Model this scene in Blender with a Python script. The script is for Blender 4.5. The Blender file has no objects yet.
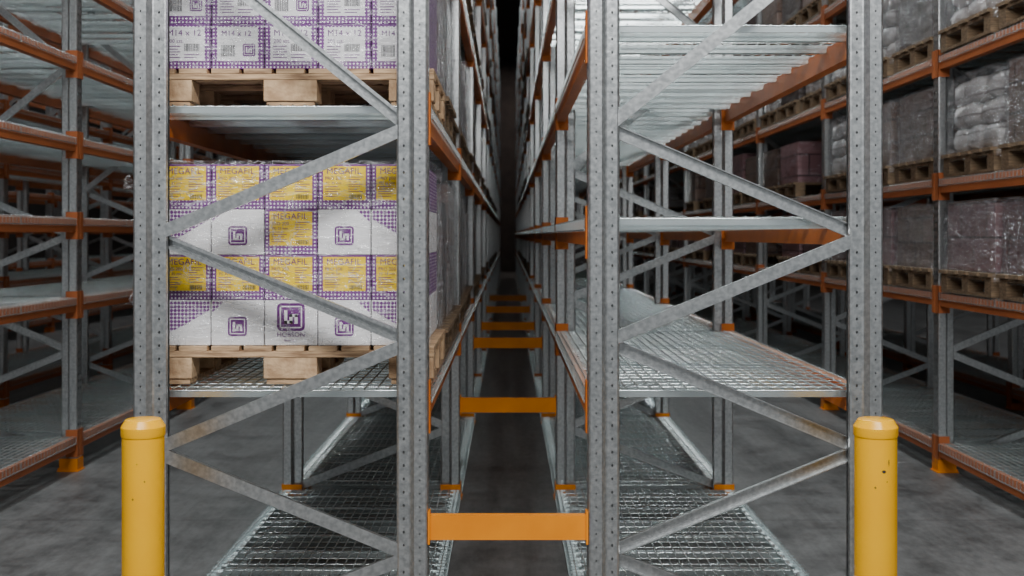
import bpy, math, random
from mathutils import Vector, Matrix, noise
random.seed(7)
col = bpy.context.scene.collection

# ------------------------------------------------------------ materials
def new_mat(name):
    m = bpy.data.materials.new(name); m.use_nodes = True
    nt = m.node_tree; b = nt.nodes["Principled BSDF"]
    return m, nt, b
def N(nt, t, **kw):
    n = nt.nodes.new(t)
    for k, v in kw.items(): setattr(n, k, v)
    return n
def math_node(nt, op, a, b=None, c=None):
    n = nt.nodes.new("ShaderNodeMath"); n.operation = op
    for i, v in enumerate((a, b, c)):
        if v is None: continue
        if isinstance(v, (int, float)): n.inputs[i].default_value = v
        else: nt.links.new(v, n.inputs[i])
    return n.outputs[0]
def noise_mat(name, c1, c2, scale=8, rough=.5, metal=0, bump=0, bscale=40, detail=4, r2=None, lo=.35, hi=.65, stretch=None, coord="Object", spec=None):
    m, nt, b = new_mat(name)
    tc = N(nt, "ShaderNodeTexCoord"); src = tc.outputs[coord]
    if stretch:
        mp = N(nt, "ShaderNodeMapping"); mp.inputs["Scale"].default_value = stretch
        nt.links.new(src, mp.inputs[0]); src = mp.outputs[0]
    n = N(nt, "ShaderNodeTexNoise"); n.inputs["Scale"].default_value = scale; n.inputs["Detail"].default_value = detail
    nt.links.new(src, n.inputs["Vector"])
    r = N(nt, "ShaderNodeValToRGB")
    r.color_ramp.elements[0].position = lo; r.color_ramp.elements[1].position = hi
    r.color_ramp.elements[0].color = (*c1, 1); r.color_ramp.elements[1].color = (*c2, 1)
    nt.links.new(n.outputs["Fac"], r.inputs[0]); nt.links.new(r.outputs[0], b.inputs["Base Color"])
    b.inputs["Roughness"].default_value = rough; b.inputs["Metallic"].default_value = metal
    if spec is not None: b.inputs["Specular IOR Level"].default_value = spec
    if r2 is not None:
        mr = N(nt, "ShaderNodeMapRange"); mr.inputs["To Min"].default_value = rough; mr.inputs["To Max"].default_value = r2
        nt.links.new(n.outputs["Fac"], mr.inputs[0]); nt.links.new(mr.outputs[0], b.inputs["Roughness"])
    if bump:
        n2 = N(nt, "ShaderNodeTexNoise"); n2.inputs["Scale"].default_value = bscale
        nt.links.new(src, n2.inputs["Vector"])
        bp = N(nt, "ShaderNodeBump"); bp.inputs["Strength"].default_value = bump; bp.inputs["Distance"].default_value = .01
        nt.links.new(n2.outputs["Fac"], bp.inputs["Height"]); nt.links.new(bp.outputs[0], b.inputs["Normal"])
    return m
M = {}
M['zinc'] = noise_mat("galvanised_steel", (.46, .475, .48), (.65, .66, .66), 60, .25, .9, .04, 110, 7, .36)
M['wire'] = noise_mat("bright_zinc_wire", (.86, .94, .94), (.92, .99, .99), 6, .24, .92)
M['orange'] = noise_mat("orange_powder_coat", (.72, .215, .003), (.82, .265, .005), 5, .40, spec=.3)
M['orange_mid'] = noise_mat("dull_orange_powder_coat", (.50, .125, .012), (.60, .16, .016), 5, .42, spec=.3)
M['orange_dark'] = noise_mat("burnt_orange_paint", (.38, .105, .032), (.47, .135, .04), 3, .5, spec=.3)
M['wood'] = noise_mat("pallet_wood", (.24, .14, .075), (.64, .43, .25), 7, .75, 0, .3, 30, 8, stretch=(1, 6, 9))
M['wood2'] = noise_mat("pallet_block_wood", (.36, .22, .12), (.64, .44, .26), 14, .8, 0, .4, 60, 8)
M['wood3'] = noise_mat("weathered_pallet_wood", (.12, .078, .045), (.27, .18, .105), 10, .85, 0, .3, 30, 8, stretch=(1, 6, 9))
M['yellow'] = noise_mat("yellow_bollard_paint", (.92, .43, .0), (.96, .475, .0), 4, .22, 0, .05, 20, spec=.35)
M['scuff'] = noise_mat("dark_scuff", (.03, .025, .02), (.12, .08, .03), 60, .8)
M['white_card'] = noise_mat("white_carton", (.78, .77, .78), (.86, .85, .86), 7, .6, spec=.3)
M['label_y'] = noise_mat("yellow_label", (.90, .60, .0), (.95, .67, .0), 7, .5, spec=.2)
M['purple'] = noise_mat("purple_ink", (.12, .012, .16), (.15, .018, .19), 7, .5, spec=.2)
M['black'] = noise_mat("black_ink", (.02, .02, .025), (.03, .03, .03), 7, .5)
M['wall'] = noise_mat("dark_cladding", (.045, .036, .034), (.07, .055, .05), 2, .8)
M['ceil'] = noise_mat("dark_ceiling", (.05, .045, .045), (.07, .06, .06), 2, .9)
M['rail_white'] = noise_mat("plain_white_rail", (.85, .85, .83), (.95, .95, .92), 9, .5)  # whiter than the other floor rails, used in one bay only

def dot_mat(name, base, dot, pitch, rad):
    m, nt, b = new_mat(name)
    tc = N(nt, "ShaderNodeTexCoord"); s = N(nt, "ShaderNodeSeparateXYZ"); nt.links.new(tc.outputs["Object"], s.inputs[0])
    u = math_node(nt, 'ADD', s.outputs[0], s.outputs[1])
    fu = math_node(nt, 'SUBTRACT', math_node(nt, 'FRACT', math_node(nt, 'MULTIPLY_ADD', u, 1 / pitch, 200)), .5)
    fv = math_node(nt, 'SUBTRACT', math_node(nt, 'FRACT', math_node(nt, 'MULTIPLY_ADD', s.outputs[2], 1 / pitch, 200)), .5)
    d = math_node(nt, 'SQRT', math_node(nt, 'ADD', math_node(nt, 'MULTIPLY', fu, fu), math_node(nt, 'MULTIPLY', fv, fv)))
    k = math_node(nt, 'LESS_THAN', d, rad)
    mx = N(nt, "ShaderNodeMixRGB"); nt.links.new(k, mx.inputs[0])
    mx.inputs[1].default_value = (*base, 1); mx.inputs[2].default_value = (*dot, 1)
    nt.links.new(mx.outputs[0], b.inputs["Base Color"]); b.inputs["Roughness"].default_value = .55
    return m
M['dots'] = dot_mat("purple_dotted_carton", (.15, .018, .20), (.85, .82, .87), .0145, .24)
M['dots2'] = dot_mat("white_carton_with_purple_dots", (.88, .85, .9), (.17, .022, .22), .0145, .46)

# floor
m, nt, b = new_mat("worn_concrete")
tc = N(nt, "ShaderNodeTexCoord")
def nz(scale, st, det):
    mp = N(nt, "ShaderNodeMapping"); mp.inputs["Scale"].default_value = st; nt.links.new(tc.outputs["Object"], mp.inputs[0])
    n = N(nt, "ShaderNodeTexNoise"); n.inputs["Scale"].default_value = scale; n.inputs["Detail"].default_value = det; n.inputs["Roughness"].default_value = .72
    nt.links.new(mp.outputs[0], n.inputs["Vector"]); return n.outputs["Fac"]
n1 = nz(3.1, (1, 1, 1), 14); n2 = nz(4.2, (1, .08, 1), 8); n3 = nz(22, (1, .5, 1), 6)
mixf = math_node(nt, 'ADD', math_node(nt, 'ADD', math_node(nt, 'MULTIPLY', n1, .4), math_node(nt, 'MULTIPLY', n2, .35)), math_node(nt, 'MULTIPLY', n3, .25))
rp = N(nt, "ShaderNodeValToRGB"); rp.color_ramp.elements[0].position = .42; rp.color_ramp.elements[1].position = .58
rp.color_ramp.elements[0].color = (.055, .053, .052, 1); rp.color_ramp.elements[1].color = (.18, .176, .172, 1)
nt.links.new(mixf, rp.inputs[0])
sx = N(nt, "ShaderNodeSeparateXYZ"); nt.links.new(tc.outputs["Object"], sx.inputs[0])
fy = math_node(nt, 'ABSOLUTE', math_node(nt, 'SUBTRACT', math_node(nt, 'FRACT', math_node(nt, 'MULTIPLY_ADD', sx.outputs[1], 1/6, .42)), .5))
jn = math_node(nt, 'LESS_THAN', fy, .0009)
mj = N(nt, "ShaderNodeMixRGB"); nt.links.new(math_node(nt, 'MULTIPLY', jn, .7), mj.inputs[0]); nt.links.new(rp.outputs[0], mj.inputs[1]); mj.inputs[2].default_value = (.03, .03, .03, 1)
nt.links.new(mj.outputs[0], b.inputs["Base Color"])
mr = N(nt, "ShaderNodeMapRange"); mr.inputs["To Min"].default_value = .28; mr.inputs["To Max"].default_value = .55
nt.links.new(n1, mr.inputs[0]); nt.links.new(mr.outputs[0], b.inputs["Roughness"])
M['floor'] = m

def film(name, lo, hi, f0, f1, crease, tint, cw, gloss, bdist):
    """stretch film: transparent, with milky bands and crease lines, under a thin glossy skin"""
    m, nt, b = new_mat(name)
    b.inputs["Base Color"].default_value = (*tint, 1); b.inputs["Roughness"].default_value = .12; b.inputs["Specular IOR Level"].default_value = 1
    tc = N(nt, "ShaderNodeTexCoord")
    def nn(sc, st, rot, dist):
        mp = N(nt, "ShaderNodeMapping"); mp.inputs["Scale"].default_value = st; mp.inputs["Rotation"].default_value = rot
        nt.links.new(tc.outputs["Object"], mp.inputs[0])
        n = N(nt, "ShaderNodeTexNoise"); n.inputs["Scale"].default_value = sc; n.inputs["Detail"].default_value = 4; n.inputs["Distortion"].default_value = dist
        nt.links.new(mp.outputs[0], n.inputs["Vector"]); return n.outputs["Fac"]
    a = nn(3.5, (2, 2, 9), (.15, .2, 0), 1.2); c = nn(2.2, (1.2, 1.2, 5), (0, .35, 0), .8); c2 = nn(2.6, (4, 4, 1.6), (0, .5, 0), .6); c3 = nn(3.1, (1.0, 1.0, 4.2), (0, -.45, 0), .5)
    bp = N(nt, "ShaderNodeBump"); bp.inputs["Strength"].default_value = 1; bp.inputs["Distance"].default_value = bdist
    nt.links.new(a, bp.inputs["Height"]); nt.links.new(bp.outputs[0], b.inputs["Normal"])
    tr = N(nt, "ShaderNodeBsdfTransparent"); ms = N(nt, "ShaderNodeMixShader")
    mr = N(nt, "ShaderNodeMapRange"); mr.inputs["From Min"].default_value = f0; mr.inputs["From Max"].default_value = f1
    mr.inputs["To Min"].default_value = lo; mr.inputs["To Max"].default_value = hi
    nt.links.new(a, mr.inputs[0]); f = mr.outputs[0]
    for cc in (c, c2, c3):
        d = math_node(nt, 'ABSOLUTE', math_node(nt, 'SUBTRACT', cc, .5))
        q = N(nt, "ShaderNodeMapRange"); q.inputs["From Min"].default_value = 0; q.inputs["From Max"].default_value = cw
        q.inputs["To Min"].default_value = crease; q.inputs["To Max"].default_value = 0
        nt.links.new(d, q.inputs[0]); f = math_node(nt, 'MAXIMUM', f, q.outputs[0])
    nt.links.new(f, ms.inputs[0])
    nt.links.new(tr.outputs[0], ms.inputs[1]); nt.links.new(b.outputs[0], ms.inputs[2])
    gl = N(nt, "ShaderNodeBsdfAnisotropic" if False else "ShaderNodeBsdfGlossy"); gl.inputs["Roughness"].default_value = .16
    nt.links.new(bp.outputs[0], gl.inputs["Normal"])
    m2 = N(nt, "ShaderNodeMixShader"); m2.inputs[0].default_value = gloss
    nt.links.new(ms.outputs[0], m2.inputs[1]); nt.links.new(gl.outputs[0], m2.inputs[2])
    nt.links.new(m2.outputs[0], nt.nodes["Material Output"].inputs[0])
    return m
M['film'] = film("clear_stretch_film", .02, .35, .56, .74, .5, (.95, .96, .98), .007, .09, .06)
M['film2'] = film("cloudy_stretch_film", .02, .28, .52, .76, .45, (.8, .8, .85), .010, .14, .06)

def carton(name, c1, c2, gap, bw=.3, rh=.18, coat=.8, streak=.2, bump=.25):
    m, nt, b = new_mat(name)
    tc = N(nt, "ShaderNodeTexCoord"); s = N(nt, "ShaderNodeSeparateXYZ"); nt.links.new(tc.outputs["Object"], s.inputs[0])
    u = math_node(nt, 'ADD', s.outputs[0], s.outputs[1])
    cb = N(nt, "ShaderNodeCombineXYZ"); nt.links.new(u, cb.inputs[0]); nt.links.new(s.outputs[2], cb.inputs[1])
    br = N(nt, "ShaderNodeTexBrick"); br.offset = .5
    br.inputs["Scale"].default_value = 1; br.inputs["Brick Width"].default_value = bw; br.inputs["Row Height"].default_value = rh; br.inputs["Mortar Size"].default_value = .007
    br.inputs["Color1"].default_value = (*c1, 1); br.inputs["Color2"].default_value = (*c2, 1); br.inputs["Mortar"].default_value = (*gap, 1)
    nt.links.new(cb.outputs[0], br.inputs["Vector"])
    oi = N(nt, "ShaderNodeObjectInfo"); hs = N(nt, "ShaderNodeHueSaturation")
    mr = N(nt, "ShaderNodeMapRange"); mr.inputs["To Min"].default_value = .5; mr.inputs["To Max"].default_value = 1.25
    nt.links.new(oi.outputs["Random"], mr.inputs[0]); nt.links.new(mr.outputs[0], hs.inputs["Value"]); nt.links.new(br.outputs[0], hs.inputs["Color"])
    mp = N(nt, "ShaderNodeMapping"); mp.inputs["Scale"].default_value = (1.2, 1.2, 3.5); mp.inputs["Rotation"].default_value = (.2, .4, 0)
    nt.links.new(tc.outputs["Object"], mp.inputs[0])
    n = N(nt, "ShaderNodeTexNoise"); n.inputs["Scale"].default_value = 2.0; n.inputs["Detail"].default_value = 2; n.inputs["Distortion"].default_value = 1.6
    nt.links.new(mp.outputs[0], n.inputs["Vector"])
    d = math_node(nt, 'ABSOLUTE', math_node(nt, 'SUBTRACT', n.outputs["Fac"], .52))
    q = N(nt, "ShaderNodeMapRange"); q.inputs["From Max"].default_value = .012; q.inputs["To Min"].default_value = .5; q.inputs["To Max"].default_value = 0
    nt.links.new(d, q.inputs[0])
    rr = N(nt, "ShaderNodeMapRange"); rr.inputs["From Min"].default_value = .56; rr.inputs["From Max"].default_value = .8; rr.inputs["To Max"].default_value = streak
    nt.links.new(n.outputs["Fac"], rr.inputs[0])
    mx = N(nt, "ShaderNodeMixRGB"); nt.links.new(math_node(nt, 'MAXIMUM', rr.outputs[0], q.outputs[0]), mx.inputs[0]); nt.links.new(hs.outputs[0], mx.inputs[1]); mx.inputs[2].default_value = (.5, .49, .53, 1)
    nt.links.new(mx.outputs[0], b.inputs["Base Color"])
    bp = N(nt, "ShaderNodeBump"); bp.inputs["Strength"].default_value = bump; bp.inputs["Distance"].default_value = .05
    nt.links.new(n.outputs["Fac"], bp.inputs["Height"]); nt.links.new(bp.outputs[0], b.inputs["Normal"]); nt.links.new(bp.outputs[0], b.inputs["Coat Normal"])
    b.inputs["Roughness"].default_value = .3; b.inputs["Coat Weight"].default_value = coat; b.inputs["Coat Roughness"].default_value = .08
    return m
M['c_brown'] = carton("wrapped_brown_cartons", (.15, .095, .075), (.22, .145, .115), (.03, .02, .018))
M['c_pink'] = carton("wrapped_reddish_cartons", (.18, .09, .10), (.24, .13, .14), (.035, .02, .022), .4, .22)
M['c_grey'] = carton("wrapped_pale_sacks", (.42, .40, .40), (.52, .50, .49), (.24, .22, .22), .5, .12, .8, .5, .35)
M['c_dark'] = carton("wrapped_dark_cartons", (.07, .052, .05), (.11, .082, .075), (.02, .015, .015))

# ------------------------------------------------------------ mesh helper
class MB:
    def __init__(s): s.v = []; s.f = []; s.m = []
    def face(s, pts, mi=0):
        i = len(s.v); s.v += [tuple(p) for p in pts]; s.f.append(tuple(range(i, i + len(pts)))); s.m.append(mi)
    def box(s, x0, x1, y0, y1, z0, z1, mi=0, mat=None):
        P = [Vector(p) for p in [(x0,y0,z0),(x1,y0,z0),(x1,y1,z0),(x0,y1,z0),(x0,y0,z1),(x1,y0,z1),(x1,y1,z1),(x0,y1,z1)]]
        if mat: P = [mat @ p for p in P]
        i = len(s.v); s.v += [tuple(p) for p in P]
        for f in [(0,3,2,1),(4,5,6,7),(0,1,5,4),(1,2,6,5),(2,3,7,6),(3,0,4,7)]:
            s.f.append(tuple(i + k for k in f)); s.m.append(mi)
    def prism(s, prof, axis_fn, a, b, mi=0, caps=True):
        n = len(prof); i = len(s.v)
        s.v += [tuple(axis_fn(p, a)) for p in prof] + [tuple(axis_fn(p, b)) for p in prof]
        for k in range(n):
            s.f.append((i + k, i + (k + 1) % n, i + n + (k + 1) % n, i + n + k)); s.m.append(mi)
        if caps:
            s.f.append(tuple(range(i + n - 1, i - 1, -1))); s.m.append(mi); s.f.append(tuple(range(i + n, i + 2 * n))); s.m.append(mi)
    def lathe(s, prof, seg=32, mi=0, c=(0, 0, 0)):
        i = len(s.v)
        for r, z in prof:
            for k in range(seg):
                a = 2 * math.pi * k / seg; s.v.append((c[0] + r * math.cos(a), c[1] + r * math.sin(a), c[2] + z))
        for j in range(len(prof) - 1):
            for k in range(seg):
                s.f.append((i + j*seg + k, i + j*seg + (k+1) % seg, i + (j+1)*seg + (k+1) % seg, i + (j+1)*seg + k)); s.m.append(mi)
        s.f.append(tuple(i + k for k in reversed(range(seg)))); s.m.append(mi)
        s.f.append(tuple(i + (len(prof)-1)*seg + k for k in range(seg))); s.m.append(mi)
    def add(s, o, mat=None, mi=0):
        i = len(s.v)
        s.v += [tuple(mat @ Vector(p)) if mat else p for p in o.v]
        s.f += [tuple(i + k for k in f) for f in o.f]; s.m += [k + mi for k in o.m]
    def mesh(s, name, mats, smooth=False):
        me = bpy.data.meshes.new(name); me.from_pydata(s.v, [], s.f)
        for k in mats: me.materials.append(M[k] if isinstance(k, str) else k)
        me.polygons.foreach_set("material_index", s.m)
        if smooth == 'mi1': me.polygons.foreach_set("use_smooth", [k == 1 for k in s.m])
        elif smooth: me.polygons.foreach_set("use_smooth", [True] * len(s.f))
        me.update(); return me
def obj(name, me, loc=(0, 0, 0), parent=None, rz=0, label=None, cat=None, group=None, kind=None, bevel=0):
    o = bpy.data.objects.new(name, me); o.location = loc; o.rotation_euler = (0, 0, rz)
    col.objects.link(o)
    if parent: o.parent = parent
    if label: o["label"] = label
    if cat: o["category"] = cat
    if group: o["group"] = group
    if kind: o["kind"] = kind
    if bevel:
        b = o.modifiers.new("bevel", 'BEVEL'); b.width = bevel; b.segments = 2; b.limit_method = 'ANGLE'
    return o
def copy_tree(root, loc):
    c = root.copy(); c.location = loc
    col.objects.link(c)
    for ch in root.children:
        k = ch.copy(); k.parent = c; col.objects.link(k)
    return c

# ------------------------------------------------------------ rack parts
D = 1.10; H = 7.6
def hole_strip(mb, p0, p1, z0, z1, pitch, cells):
    p0 = Vector((p0[0], p0[1], 0)); p1 = Vector((p1[0], p1[1], 0)); L = (p1 - p0).length; d = (p1 - p0) / L
    n = int(round((z1 - z0) / pitch))
    ru, rz = cells
    for k in range(n):
        a = z0 + k * pitch; b = a + pitch; zc = (a + b) / 2
        outer = [(0, a), (L/2, a), (L, a), (L, zc), (L, b), (L/2, b), (0, b), (0, zc)]
        inner = []
        for j in range(8):
            ang = -math.pi * .75 + j * math.pi / 4
            inner.append((L/2 + ru * math.cos(ang), zc + rz * math.sin(ang)))
        i = len(mb.v)
        for (u, z) in outer + inner:
            p = p0 + d * u; mb.v.append((p.x, p.y, z))
        for j in range(8):
            mb.f.append((i + j, i + (j+1) % 8, i + 8 + (j+1) % 8, i + 8 + j)); mb.m.append(0)
def post(holes=True):
    mb = MB()
    for s in (-1, 1):
        pts = [(0, s*.042), (.003, s*.047), (.008, s*.05), (.050, s*.05), (.066, s*.026), (.072, s*.024), (.110, s*.024), (.116, s*.021), (.120, s*.010)]
        segs = [None, None, (.0026, .0042), None, None, (.0036, .0058), None, None]
        for (a, b, h) in zip(pts[:-1], pts[1:], segs):
            if holes and h: hole_strip(mb, a, b, 0, H, .05, h)
            else: mb.face([(a[0], a[1], 0), (b[0], b[1], 0), (b[0], b[1], H), (a[0], a[1], H)])
        if holes: hole_strip(mb, (0, s*.042), (0, 0), 0, H, .05, (.009, .015))
        else: mb.face([(0, s*.042, 0), (0, 0, 0), (0, 0, H), (0, s*.042, H)])
    return mb
R180 = Matrix.Translation((D, 0, 0)) @ Matrix.Rotation(math.pi, 4, 'Z')
def two_posts(holes):
    mb = MB(); p = post(holes); mb.add(p); mb.add(p, R180); return mb
OUT = [.06, .83, 1.636, 2.815, 4.4, 6.0, 7.4]; INN = [.435, 1.237, 2.05, 3.6, 5.2, 6.8]
def brace(za, xa, zb, xb, yo):
    a = Vector((xa, yo, za)); b = Vector((xb, yo, zb)); d = (b - a); L = d.length; d.normalize()
    ang = math.atan2(d.z, d.x)
    mt = Matrix.Translation(a) @ Matrix.Rotation(-ang, 4, 'Y')
    mb = MB(); w = .024; t = .003; dp = .0105
    if yo < 0: mb.box(-.01, L + .01, -dp, -dp + t, -w, w, 0, mt); s0, s1 = -dp + t, dp
    else: mb.box(-.01, L + .01, dp - t, dp, -w, w, 0, mt); s0, s1 = -dp, dp - t
    mb.box(-.01, L + .01, s0, s1, -w, -w + t, 0, mt); mb.box(-.01, L + .01, s0, s1, w - t, w, 0, mt)
    if yo > 0:
        mb.box(-.01, L + .01, s0 - t, s0, -w, -w + .012, 0, mt); mb.box(-.01, L + .01, s0 - t, s0, w - .012, w, 0, mt)
    return mb
def braces():
    r = []; xa, xb = .092, D - .092
    for i, zi in enumerate(INN):
        r.append(brace(OUT[i] + .012, xa, zi - .012, xb, -.011))
        r.append(brace(zi + .012, xb, OUT[i+1] - .012, xa, .012 if i else -.011))
    return r
def foot():
    mb = MB()
    mb.box(-.015, .135, -.062, .062, 0, .008)
    mb.box(-.006, .0, -.054, .054, .008, .09)
    mb.box(-.006, .12, -.056, -.051, .008, .09); mb.box(-.006, .12, .051, .056, .008, .09)
    mb.lathe([(.007, 0), (.007, .016)], 8, 0, (.127, -.05, .008)); mb.lathe([(.007, 0), (.007, .016)], 8, 0, (.127, .05, .008))
    return mb
me_posts = two_posts(True).mesh("posts", ['zinc'])
me_br = [b.mesh("brace", ['zinc']) for b in braces()]
me_foot = foot().mesh("foot_plate", ['orange'])
far = two_posts(False)
for b in braces(): far.add(b)
far.add(foot(), None, 1); far.add(foot(), R180, 1)
me_far = far.mesh("frame_joined", ['zinc', 'orange_mid'])
BL = 2.8
def beam(omat, hb=.125):
    mb = MB()
    prof = [(.004, -hb), (.054, -hb), (.054, -.022), (.034, -.022), (.034, .0), (.004, .0)]
    mb.prism(prof, lambda p, t: (p[0], t, p[1]), .052, BL - .052)
    for y, sg in ((0, 1), (BL, -1)):
        ya, yb = sorted((y + sg * .008, y + sg * .056))
        mb.box(-.006, -.001, ya, yb, -hb - .05, .05)
        ya, yb = sorted((y + sg * .0515, y + sg * .056))
        mb.box(-.006, .075, ya, yb, -hb - .05, .05)
    return mb.mesh("beam", [omat])
def rail(omat, w=.054):
    mb = MB(); mb.box(.004, w, .056, BL - .056, -.055, .0)
    for y in (.3, 1.4, 2.5): mb.box(w, w + .04, y - .03, y + .03, -.055, -.049)
    return mb.mesh("floor_rail", [omat])
me_beam = beam('orange_mid', .10); me_beam2 = beam('orange_dark', .09); me_rz = rail('wire'); me_rw = rail('rail_white', .10)
def hexp(r): return [(r*math.cos(math.pi/3*k), r*math.sin(math.pi/3*k)) for k in range(6)]
def deck():
    mb = MB(); t = .0034
    def wy(x, z, ya, yb, r=t): mb.prism(hexp(r), lambda p, q: (x + p[0], q, z + p[1]), ya, yb, 1, False)
    def wx(y, z, xa, xb, r=.0028): mb.prism(hexp(r), lambda p, q: (q, y + p[0], z + p[1]), xa, xb, 1, False)
    pw = (BL - .13) / 3
    for p in range(3):
        y0 = .065 + p * pw + .008; y1 = y0 + pw - .016
        n = 9
        for k in range(n + 1):
            wx(y0 + (y1 - y0) * k / n, .0028, .012, D - .012)
        for k in range(19):
            y = y0 + (y1 - y0) * k / 18; tt = .0028
            for s in (0, 1):
                xa, xb = (-.006, .001) if not s else (D - .001, D + .006)
                mb.box(xa, xb, y - tt, y + tt, -.046, .005)
                xa, xb = (-.006, .036) if not s else (D - .036, D + .006)
                mb.box(xa, xb, y - tt, y + tt, .0, .0052)
        for k in range(24):
            x = .02 + (D - .04) * k / 23
            wy(x, .009, y0, y1)
        mb.box(-.010, -.005, y0, y1, -.044, -.038); mb.box(D + .005, D + .010, y0, y1, -.044, -.038)
        for k in range(3):
            y = y0 + (y1 - y0) * (k + .5) / 3
            mb.box(.036, D - .036, y - .014, y + .014, -.004, .0)
            mb.box(.057, D - .057, y - .016, y - .013, -.034, -.002); mb.box(.057, D - .057, y + .013, y + .016, -.034, -.002)
        for ye in (y0, y1 - .003): mb.box(.036, D - .036, ye, ye + .003, -.022, .005)
    return mb.mesh("wire_deck", ['wire', 'wire'], 'mi1')
me_deck = deck()

L_C = [.056, 1.04, 2.13, 3.25, 4.35, 5.45, 6.55]
L_R = [.056, 1.04, 1.70, 2.44, 3.3, 4.35, 5.45, 6.55]
L_OL = [.24, 1.20, 1.75, 2.31, 2.87, 3.45, 4.1, 4.9, 5.9, 6.9]
L_OR = [.20, 1.24, 2.02, 2.87, 3.75, 4.8, 5.9, 6.9]
RACKS = [
 (-1.40, 1, 4.25, 14, L_C, 3, "galvanised pallet rack with orange beams carrying wrapped carton pallets", 'c'),
 (1.40, -1, 4.25, 14, L_R, 3, "galvanised pallet rack with orange beams and empty wire decks", 'c'),
 (-2.99, -1, 5.06, 13, L_OL, 3, "empty pallet rack with closely spaced wire decks across the aisle", 'o'),
 (2.97, 1, 5.02, 13, L_OR, 3, "pallet rack full of film-wrapped pallets across the aisle", 'o'),
 (-5.85, 1, 7.86, 10, L_OL, 0, "empty pallet rack standing back to back behind another rack", 'o'),
 (5.83, -1, 7.82, 10, L_OR, 0, "loaded pallet rack standing back to back behind another rack", 'o'),
 (-7.7, -1, 7.86, 9, L_OL[:7], 0, "distant empty pallet rack beyond a second aisle", 'o'),
]
for (x0, dr, y0, nbay, lev, nd, lab, typ) in RACKS:
    root = obj("pallet_rack", None, (x0, y0, 0), label=lab, cat="warehouse rack", group="pallet racks of the warehouse")
    rz = 0 if dr > 0 else math.pi
    for k in range(nbay + 1):
        if k < nd:
            fr = obj("upright_frame", me_posts, (0, k*BL, 0), root, rz)
            for b in me_br: obj("brace", b, parent=fr)
            obj("foot_plate", me_foot, parent=fr, label="orange steel foot plate")
            obj("foot_plate", me_foot, (D, 0, 0), fr, math.pi, label="orange steel foot plate")
        else:
            obj("upright_frame", me_far, (0, k*BL, 0), root, rz)
    for k in range(nbay):
        for li, z in enumerate(lev):
            if typ == 'o' and k > 8 and li > 6: continue
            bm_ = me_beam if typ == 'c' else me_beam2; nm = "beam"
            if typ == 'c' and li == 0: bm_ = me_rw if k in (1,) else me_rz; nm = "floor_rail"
            bi = me_rz if nm == "floor_rail" else bm_
            yb = k * BL
            if dr > 0:
                obj(nm, bm_, (0, yb, z), root); obj(nm, bi, (D, yb + BL, z), root, math.pi)
                obj("wire_deck", me_deck, (0, yb, z), root)
            else:
                obj(nm, bm_, (0, yb + BL, z), root, math.pi); obj(nm, bi, (-D, yb, z), root)
                obj("wire_deck", me_deck, (-D, yb, z), root)

# row spacers in the flue
sp = MB()
sp.prism([(-.02, -.045), (.02, -.045), (.02, -.040), (-.015, -.040), (-.015, .040), (.02, .040), (.02, .045), (-.02, .045)],
         lambda p, t: (t, p[0], p[1]), -.292, .292)
for s in (-1, 1):
    a, b = sorted((s*.292, s*.299)); sp.box(a, b, -.03, .03, -.06, .06)
me_sp = sp.mesh("row_spacer", ['orange'])
for k in range(6):
    z = (.545, .58, .70)[k] if k < 3 else .62
    obj("row_spacer", me_sp, (0, 4.25 + k*BL - .02, z), label="orange steel row spacer bolted between two racks", cat="rack spacer", group="row spacers tying the two racks")

# ------------------------------------------------------------ bollards
def bollard(x, y, lab):
    mb = MB(); mb.lathe([(.0715, .012), (.0715, .955)], 48)
    o = obj("guard_bollard", mb.mesh("bollard", ['yellow'], True), (x, y, 0), label=lab, cat="bollard", group="yellow guard bollards")
    mb = MB(); mb.lathe([(.0735, .945), (.0750, .95), (.0750, .978), (.060, 1.002), (.056, 1.004), (.01, 1.006)], 48)
    c = obj("cap", mb.mesh("cap", ['yellow'], True), parent=o)
    for ob in (o, c):
        ms = ob.modifiers.new("es", 'EDGE_SPLIT'); ms.split_angle = math.radians(30)
    mb = MB(); mb.box(-.11, .11, -.11, .11, 0, .012)
    for a in (-1, 1):
        for b in (-1, 1): mb.lathe([(.012, .012), (.012, .03)], 8, 0, (a*.088, b*.088, 0))
    obj("base_plate", mb.mesh("base_plate", ['yellow']), parent=o)
    return o
B1 = bollard(-1.263, 3.9, "yellow steel guard bollard in front of the rack carrying cartons")
B2 = bollard(1.273, 3.9, "yellow steel guard bollard with scuff marks, by the empty rack")
def scuff(par, ang, z, w, h):
    mb = MB(); n = 8; top = []; bot = []
    for k in range(n + 1):
        a = ang + (k / n - .5) * w; e = math.sin(math.pi * k / n)
        top.append((.0722*math.cos(a), .0722*math.sin(a), z + h*e*(.6+.4*random.random()))); bot.append((.0722*math.cos(a), .0722*math.sin(a), z - h*e*(.6+.4*random.random())))
    for k in range(n): mb.face([bot[k], bot[k+1], top[k+1], top[k]])
    obj("scuff_mark", mb.mesh("scuff", ['scuff']), parent=par, label="dark scuffed chip in paint")
scuff(B2, -1.5, .835, .22, .008); scuff(B2, -1.25, .865, .06, .016); scuff(B2, -1.9, .78, .10, .004); scuff(B2, -1.35, .80, .05, .003)
scuff(B1, -1.2, .80, .07, .004); scuff(B1, -1.75, .74, .09, .004); scuff(B1, -1.55, .86, .04, .003)

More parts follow.
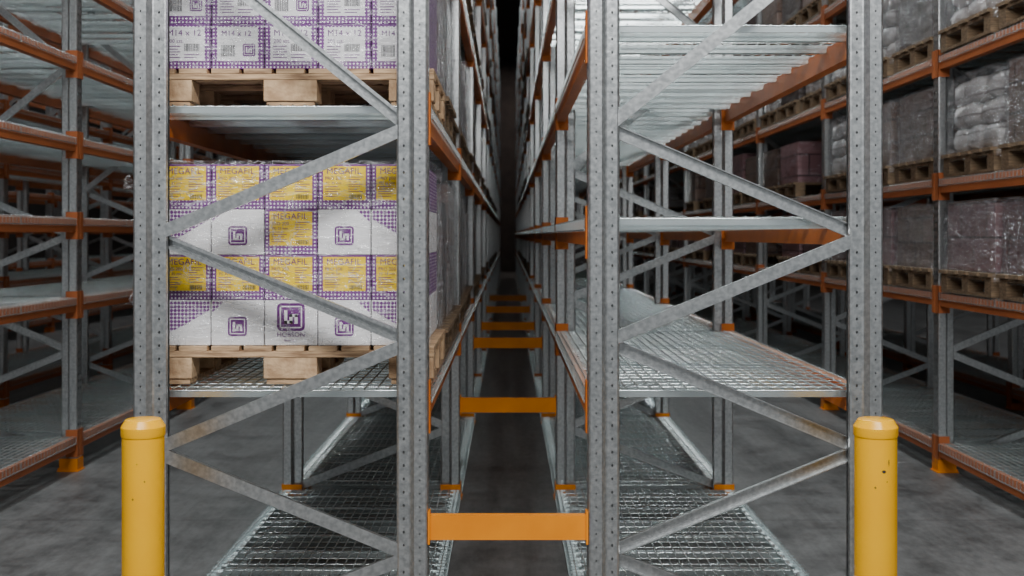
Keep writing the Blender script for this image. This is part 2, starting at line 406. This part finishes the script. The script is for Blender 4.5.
# ------------------------------------------------------------ pallets
NW = 1.13
def near_pallet(loc, lab):
    w = NW; top = MB()
    for k in range(9):
        x0 = -w/2 + k * (w - .11) / 8; top.box(x0, x0 + .11, 0, .8, .130, .15)
    o = obj("wooden_pallet", top.mesh("pallet_top", ['wood']), loc, label=lab, cat="pallet", group="wooden pallets under cartons", bevel=.002)
    for y in (0, .34, .68):
        mb = MB(); mb.box(-w/2, w/2, y, y + .12, .106, .1295); obj("stringer_board", mb.mesh("stringer", ['wood']), parent=o, bevel=.002)
    for x, hw in ((-w/2 + .09, .088), (0, .105), (w/2 - .09, .088)):
        for y in (0, .34, .68):
            mb = MB(); mb.box(x - hw, x + hw, y + .002, y + .12, .0225, .1055)
            obj("block", mb.mesh("block", ['wood2']), parent=o, bevel=.003)
        mb = MB(); mb.box(x - hw*.9, x + hw*.9, 0.01, .8, 0, .022); obj("bottom_board", mb.mesh("bottom_board", ['wood']), parent=o, bevel=.002)
    return o
pallet_mb = MB()
for k in range(5):
    y0 = k * .67 / 4; pallet_mb.box(-.57, .57, y0, y0 + .13, .128, .15)
for x in (-.5, 0, .5):
    pallet_mb.box(x - .05, x + .05, 0, .8, .106, .127); pallet_mb.box(x - .05, x + .05, 0, .8, 0, .02)
    for y in (0, .35, .70): pallet_mb.box(x - .05, x + .05, y, y + .10, .02, .106)
near_pallet((-.855, 4.42, 1.0535), "worn wooden pallet under yellow and white cartons")
near_pallet((-.855, 4.42, 2.1435), "worn wooden pallet under purple dotted cartons")

# ------------------------------------------------------------ cartons
CW, CH, CD = .206, .178, .26
def text_mesh(s, size, mat):
    cu = bpy.data.curves.new("t", 'FONT'); cu.body = s; cu.size = size; cu.align_x = 'CENTER'; cu.align_y = 'CENTER'; cu.extrude = .0002; cu.space_character = 1.04
    o = bpy.data.objects.new("t", cu); col.objects.link(o); bpy.context.view_layer.update()
    me = bpy.data.meshes.new_from_object(o.evaluated_get(bpy.context.evaluated_depsgraph_get()))
    bpy.data.objects.remove(o); me.materials.clear(); me.materials.append(M[mat]); return me
def add_text(par, s, x, z, size, mat='purple', rot=0):
    o = obj("printed_text", text_mesh(s, size, mat), (x, -.0022, z), par); o.rotation_euler = (math.pi/2, rot, 0); return o
def quad(x0, x1, z0, z1, y=-.001):
    mb = MB(); mb.box(x0, x1, y, 0, z0, z1); return mb
def body(mat):
    mb = MB(); mb.box(-CW/2, CW/2, 0, CD, 0, CH)
    return mb.mesh("carton", [mat])
def barcode(par, x, z, w, h, mat='black'):
    mb = MB(); u = 0; rr = random.Random(3)
    while u < w:
        t = rr.choice((.0012, .002, .003)); mb.box(x + u, x + u + t, -.0022, -.0011, z, z + h); u += t + rr.choice((.0015, .0025))
    obj("barcode", mb.mesh("barcode", [mat]), parent=par)
GB = "printed cartons stacked on the pallets"
TM = []
def tmpl(mat, lab):
    o = obj("cardboard_box", body(mat), (0, -30, -5), label=lab, cat="cardboard box", group=GB, bevel=.003); TM.append(o); return o
A = tmpl('dots', "small carton with yellow label and purple dotted border")
obj("label", quad(-.084, .084, .036, .170).mesh("label", ['label_y']), parent=A, label="yellow printed label")
add_text(A, "MEGAFIL", -.002, .150, .034)
add_text(A, "PRO 200", -.042, .122, .018); add_text(A, "FC 35 mm", -.042, .103, .014)
mb = MB()
for k in range(7): mb.box(.016, .012 + .062 - .012*(k % 3), -.0018, -.001, .126 - k*.0095, .1285 - k*.0095)
for k in range(5): mb.box(-.076, -.026 + .01*(k % 2), -.0018, -.001, .088 - k*.0095, .0905 - k*.0095)
obj("small_print", mb.mesh("small_print", ['purple']), parent=A); barcode(A, .02, .041, .05, .018)
def logo(par, cx, cz, s):
    mb = MB(); y0, y1 = -.0018, -.0006
    def rr(x0, x1, z0, z1, mi=0, yo=0): mb.box(x0, x1, y0 - yo, y1 - yo, z0, z1, mi)
    r = s*.16; pts = []
    for (ax, az, st) in ((s/2 - r, s/2 - r, 0), (-s/2 + r, s/2 - r, 90), (-s/2 + r, -s/2 + r, 180), (s/2 - r, -s/2 + r, 270)):
        for k in range(5):
            a = math.radians(st + k*22.5); pts.append((cx + ax + r*math.cos(a), cz + az + r*math.sin(a)))
    mb.prism(pts, lambda p, t: (p[0], t, p[1]), y1, y0)
    e = .0006; t = s*.11; i = s*.40
    for (a, b, c, d) in ((-i, i, i - t*.4, i), (-i, i, -i, -i + t*.4), (-i, -i + t*.4, -i, i), (i - t*.4, i, -i, i)):
        rr(cx + a, cx + b, cz + c, cz + d, 1, e)
    j = s*.24
    rr(cx - j, cx - j + t, cz - j, cz + j, 1, e); rr(cx - j, cx + t*.5, cz - j, cz - j + t, 1, e)
    rr(cx - t*.5, cx + t*.5, cz - j, cz + j*.45, 1, e); rr(cx - t*.5, cx + j, cz + j*.45 - t, cz + j*.45, 1, e); rr(cx + j - t, cx + j, cz - j, cz + j*.45, 1, e)
    obj("logo", mb.mesh("logo", ['purple', 'white_card']), parent=par, label="purple square logo")
def dotcorner(par, pts):
    mb = MB(); mb.prism(pts, lambda p, t: (p[0], t, p[1]), 0, -.001); obj("dotted_print", mb.mesh("dotted", ['dots2']), parent=par, label="purple dotted print")
Bx = tmpl('white_card', "plain white carton with purple square logo")
logo(Bx, 0, .075, .075); dotcorner(Bx, [(-.1, .176), (-.1, .13), (-.05, .176)])
Bl = tmpl('white_card', "white carton with purple logo and dotted corner")
logo(Bl, .0, .075, .075); dotcorner(Bl, [(.1, .176), (.05, .176), (.1, .13)])
C1 = tmpl('white_card', "white carton with purple dotted corner print")
dotcorner(C1, [(-.1, .176), (-.1, .03), (.0, .08), (.1, .14), (.1, .176)])
C2 = tmpl('white_card', "white carton with purple dotted corner print")
dotcorner(C2, [(.1, .176), (-.1, .176), (-.1, .14), (0, .08), (.1, .03)])
Bb = tmpl('white_card', "white carton with large purple logo and lettering")
logo(Bb, 0, .112, .110); add_text(Bb, "HOBSON", 0, .042, .026); add_text(Bb, "fasteners", 0, .021, .014)
E = tmpl('dots', "carton with white label marked M14 x 12 and purple dots")
obj("label", quad(-.080, .080, .032, .166).mesh("label", ['white_card']), parent=E, label="white printed label")
add_text(E, "M14 x 12", -.0, .142, .034); add_text(E, "200 szt.", -.035, .11, .02)
barcode(E, .0, .07, .06, .03)
mb = MB()
for k in range(5): mb.box(-.07, -.015 - .01*(k % 2), -.0018, -.001, .088 - k*.011, .091 - k*.011)
for k in range(2): mb.box(.0, .06 - .01*k, -.0018, -.001, .055 - k*.011, .058 - k*.011)
obj("small_print", mb.mesh("small_print", ['purple']), parent=E)
F = tmpl('dots', "carton with white label and barcode sticker")
obj("label", quad(-.080, .080, .032, .166).mesh("label", ['white_card']), parent=F, label="white printed label")
add_text(F, "M14 x 12", -.005, .14, .03); barcode(F, -.065, .05, .055, .045); logo(F, .045, .075, .05)

cols = [-1.277 + .2105*k for k in range(5)]
def put(t, c, z, yy=4.44):
    return copy_tree(t, (c, yy + random.uniform(0, .010), z))
z1 = 1.0535 + .151
grid = [[C1, Bx, Bb, Bl, C2], [A]*5, [C1, Bx, A, Bl, C2], [A]*5]
z2 = 2.1435 + .151
grid2 = [[E, F, E, E, F], [F, E, F, E, E], [E, E, F, F, E], [F, E, E, F, E]]
for gr, zz in ((grid, z1), (grid2, z2)):
    for r, row in enumerate(gr):
        for c, t in enumerate(row): put(t, cols[c], zz + r*.179)
        for dd in (1, 2):
            for c in (0, 4): put(row[c], cols[c], zz + r*.179, 4.44 + dd*.271)
for t in TM:
    for ch in list(t.children): bpy.data.objects.remove(ch)
    bpy.data.objects.remove(t)

# stretch film
def film_shell(w, d, h, amp, seed, nx=26, nz=18, z0=0, rad=0, side=1, fs=1.0):
    mb = MB(); per = []
    def seg(a, b, n):
        for k in range(n): per.append((a[0] + (b[0]-a[0])*k/n, a[1] + (b[1]-a[1])*k/n))
    seg((-w/2, 0), (w/2, 0), nx); seg((w/2, 0), (w/2, d), nx//2); seg((w/2, d), (-w/2, d), nx); seg((-w/2, d), (-w/2, 0), nx//2)
    n = len(per)
    for j in range(nz + 1):
        z = z0 + (h - z0) * j / nz
        for (x, y) in per:
            q = noise.noise(Vector((x*5*fs + seed, y*5*fs, (z*9 + x*3)*fs))); q2 = noise.noise(Vector((x*14*fs, y*14*fs + seed, z*20*fs)))
            dx = 1 if x > w/2 - 1e-4 else (-1 if x < -w/2 + 1e-4 else 0); dy = -1 if y < 1e-4 else (1 if y > d - 1e-4 else 0)
            o_ = max(amp * (.6 + q*.8 + q2*.4), .0005)
            cx_ = x + dx*o_*(side if dx < 0 else min(side, 1)); cy_ = y + dy*o_
            if rad:
                e = (max(0, (z - z0)/(h - z0) - .75) * 4) ** 2 * rad
                cx_ -= (x/(w/2)) * e; cy_ -= ((y - d/2)/(d/2)) * e
                if dx and dy: cx_ -= dx*rad*.4; cy_ -= dy*rad*.4
            mb.v.append((cx_, cy_, z + (noise.noise(Vector((x*4, y*4, seed))) * rad if (rad and j == nz) else 0)))
    for j in range(nz):
        for k in range(n):
            mb.f.append((j*n + k, j*n + (k+1) % n, (j+1)*n + (k+1) % n, (j+1)*n + k)); mb.m.append(0)
    mb.f.append(tuple(nz*n + k for k in range(n))); mb.m.append(0)
    return mb
def near_film(sd):
    mb = film_shell(1.085, .82, .728, .013, sd, 80, 50, .004, 0, 6)
    for (za, zb, ln) in ((.60, .70, .10), (.30, .36, .05)):
        i = len(mb.v); nu, nv = 10, 8
        for u in range(nu + 1):
            for v in range(nv + 1):
                x = -.56 - ln*u/nu; z = za + (zb - za)*v/nv*(1 - .5*u/nu) + .02*math.sin(u*.9)
                mb.v.append((x, .02 + .02*math.sin(u*1.3 + v*1.9) + .012*noise.noise(Vector((u*.7, v*.9, sd))), z))
        for u in range(nu):
            for v in range(nv):
                a = i + u*(nv+1) + v; mb.f.append((a, a+1, a+nv+2, a+nv+1)); mb.m.append(0)
    return mb
for sd, zz, lb in ((3, z1, "clear wrinkled stretch film around yellow and white cartons"), (8, z2, "clear wrinkled stretch film around purple dotted cartons")):
    obj("stretch_film", near_film(sd).mesh("film", ['film'], True), (-.856, 4.425, zz), label=lb, cat="plastic wrap", group="clear stretch film around cartons")

# ------------------------------------------------------------ generic loads
me_pal = pallet_mb.mesh("pallet", ['wood3'])
LBL = {'c_brown': "film-wrapped stack of brown cartons on a wooden pallet", 'c_pink': "film-wrapped stack of reddish cartons on a wooden pallet",
       'c_grey': "film-wrapped pile of pale sacks on a wooden pallet", 'c_dark': "film-wrapped stack of dark cartons on a wooden pallet"}
TC = {}
def sacks(w, d, h, seed):
    mb = MB(); rr = random.Random(seed); nl = max(3, int(h/.13)); lh = h/nl
    e = lambda q, p: math.copysign(abs(q)**p, q)
    for l in range(nl):
        nyc = 2 if l % 2 else 3; nxc = 3 if l % 2 else 2
        sx_, sy_ = w/nxc, d/nyc
        for a in range(nxc):
            for c in range(nyc):
                cx = -w/2 + sx_*(a + .5) + rr.uniform(-.03, .02); cy = sy_*(c + .5) + rr.uniform(-.02, .02)
                cz = lh*(l + .5); i = len(mb.v); NU, NV = 16, 8; ro = rr.uniform(-.09, .09)
                for v in range(NV + 1):
                    ph = -math.pi/2 + math.pi*v/NV
                    for u in range(NU):
                        th = 2*math.pi*u/NU
                        cu, su, cp, spv = math.cos(th), math.sin(th), math.cos(ph), math.sin(ph)
                        px = sx_*.52*e(cp, .5)*e(cu, .45); py = sy_*.52*e(cp, .5)*e(su, .45); pz = lh*.58*e(spv, .7) + ro*px*.5
                        py = min(max(cy + py, -.01), d + .01); px = min(max(cx + px, -w/2), w/2)
                        pz = min(max(0, cz + pz + .016*noise.noise(Vector((px*7, py*7, seed + l)))), h + .01)
                        mb.v.append((px + .012*noise.noise(Vector((px*9, py*9, pz*18 + seed))), py, pz))
                for v in range(NV):
                    for u in range(NU):
                        mb.f.append((i + v*NU + u, i + v*NU + (u+1) % NU, i + (v+1)*NU + (u+1) % NU, i + (v+1)*NU + u)); mb.m.append(0)
    return mb
def load(x, y, z, mk, h, near):
    key = (mk, h, near)
    if key not in TC:
        sd = len(TC)*7.3; g = mk == 'c_grey'
        st = sacks(1.03, .74, h - .02, int(sd)) if g else film_shell(1.04, .75, h, .005, sd, 22, 12, 0, .003, .8)
        if near:
            fl = film_shell(1.07, .78, h + .012, .022 if g else .014, sd + 1, 44, 26, -.06, .03 if g else .006, .8, 1.0)
            TC[key] = (st.mesh("carton_stack", [mk], g), fl.mesh("film", ['film2'], True))
        else:
            both = MB(); both.add(st, Matrix.Translation((0, .01, .151))); both.add(pallet_mb, None, 1)
            TC[key] = (both.mesh("load_joined", [mk, 'wood3']), None)
    a, f = TC[key]
    x += random.uniform(-.02, .01)
    if near:
        o = obj("wrapped_pallet_load", a, (x, y + .01, z + .151), label=LBL[mk], cat="pallet load", group="film-wrapped pallet loads")
        obj("pallet", me_pal, (0, -.01, -.151), o, label="wooden pallet"); obj("stretch_film", f, (0, -.012, 0), o, label="wrinkled clear film")
    else:
        obj("wrapped_pallet_load", a, (x, y, z), label=LBL[mk], cat="pallet load", group="film-wrapped pallet loads")
DZ = .0135
ch = random.choice
for k in range(9):
    for z in (1.04, 2.13, 3.25, 4.35, 5.45):
        for j in range(3):
            if k == 0 and j == 0 and z < 3: continue
            if z > 4 and k < 2: continue
            if z > 5 and k < 4: continue
            load(-.855, 4.25 + k*BL + .09 + .9*j + (.06 if k == 0 else 0), z + DZ, ch(('c_brown', 'c_pink', 'c_dark', 'c_dark')), ch((.6, .72)), k < 2 and z < 3)
for k in range(4, 10):
    for z in (1.04, 2.44, 3.3, 4.35, 5.45):
        for j in range(3):
            if random.random() < .3: continue
            load(.855, 4.25 + k*BL + .09 + .9*j, z + DZ, ch(('c_brown', 'c_dark', 'c_dark')), .34 if z == 1.04 else .5, False)
for k in range(0, 10):
    for li, z in enumerate(L_OR[1:5]):
        for j in range(3):
            if random.random() < .08 and k > 1: continue
            mk = ch((('c_pink', 'c_pink', 'c_brown'), ('c_grey', 'c_brown', 'c_dark', 'c_pink'), ('c_brown', 'c_grey', 'c_dark'), ('c_brown', 'c_dark', 'c_grey'))[li])
            if k == 1 and li == 1: mk = ('c_brown', 'c_brown', 'c_grey')[j]
            if k == 0 and li == 1: mk = ('c_dark', 'c_brown', 'c_grey')[j]
            if k == 0 and li == 0: mk = 'c_pink'
            hh = (.45, ch((.42, .50)), ch((.42, .54)), .6)[li]
            if k < 2 and li == 1: hh = .5
            load(3.53, 5.02 + k*BL + .09 + .9*j, z + DZ, mk, hh, k in (0, 1) and z < 3)
    for z in (1.24, 2.02, 2.87):
        for j in range(3):
            if k < 7 and random.random() < .7: load(5.28, 7.82 + k*BL + .09 + .9*j, z + DZ, ch(('c_brown', 'c_dark', 'c_pink')), .45, False)

# ------------------------------------------------------------ room
def plane(name, pts, mat, **kw):
    mb = MB(); mb.face(pts); return obj(name, mb.mesh(name, [mat]), kind="structure", **kw)
plane("floor", [(-12, -8, 0), (12, -8, 0), (12, 50, 0), (-12, 50, 0)], 'floor')
plane("ceiling", [(-12, -8, 9.5), (-12, 50, 9.5), (12, 50, 9.5), (12, -8, 9.5)], 'ceil')
plane("wall_back", [(-12, 50, 0), (12, 50, 0), (12, 50, 9.5), (-12, 50, 9.5)], 'wall')
plane("wall_left", [(-12, -8, 0), (-12, 50, 0), (-12, 50, 9.5), (-12, -8, 9.5)], 'wall')
plane("wall_right", [(12, -8, 0), (12, -8, 9.5), (12, 50, 9.5), (12, 50, 0)], 'wall')

# ------------------------------------------------------------ lights
def area(loc, sx, sy, e, colr=(1, 1, 1), rot=(0, 0, 0)):
    l = bpy.data.lights.new("area", 'AREA'); l.shape = 'RECTANGLE'; l.size = sx; l.size_y = sy; l.energy = e; l.color = colr
    o = bpy.data.objects.new("ceiling_or_fill_light", l); o.location = loc; o.rotation_euler = rot; col.objects.link(o); return o
area((0, .6, 4.9), 5.2, .6, 470, (.99, 1, 1), (math.radians(35), 0, 0))  # added front fill hung below the ceiling, brightens the near frames
for x in (-2.2, 2.2):
    for y, e in ((6, 260), (11.5, 220), (17, 130), (23, 80), (30, 50)): area((x, y, 9.2), .4, 3, e, (.88, .97, 1))
for x in (-6.8, 6.8):
    for y in (10, 16, 23): area((x, y, 9.2), .4, 5, 130, (.92, .97, 1))
area((0, 46.5, 9.2), 5, 1.5, 120, (1, .90, .84))  # added fill at the far end to lift the back wall
w = bpy.data.worlds.new("World"); bpy.context.scene.world = w; w.use_nodes = True
w.node_tree.nodes["Background"].inputs[0].default_value = (.9, .96, 1, 1); w.node_tree.nodes["Background"].inputs[1].default_value = .34

# ------------------------------------------------------------ camera
cam = bpy.data.cameras.new("Camera"); cam.lens = 39.6; cam.sensor_width = 36
cam.shift_x = 4/1024; cam.shift_y = -53/1024; cam.clip_end = 200
cam.dof.use_dof = True; cam.dof.focus_distance = 4.3; cam.dof.aperture_fstop = 3.2
co = bpy.data.objects.new("Camera", cam); co.location = (0, 0, 1.64); co.rotation_euler = (math.pi/2, 0, 0); col.objects.link(co)
bpy.context.scene.camera = co
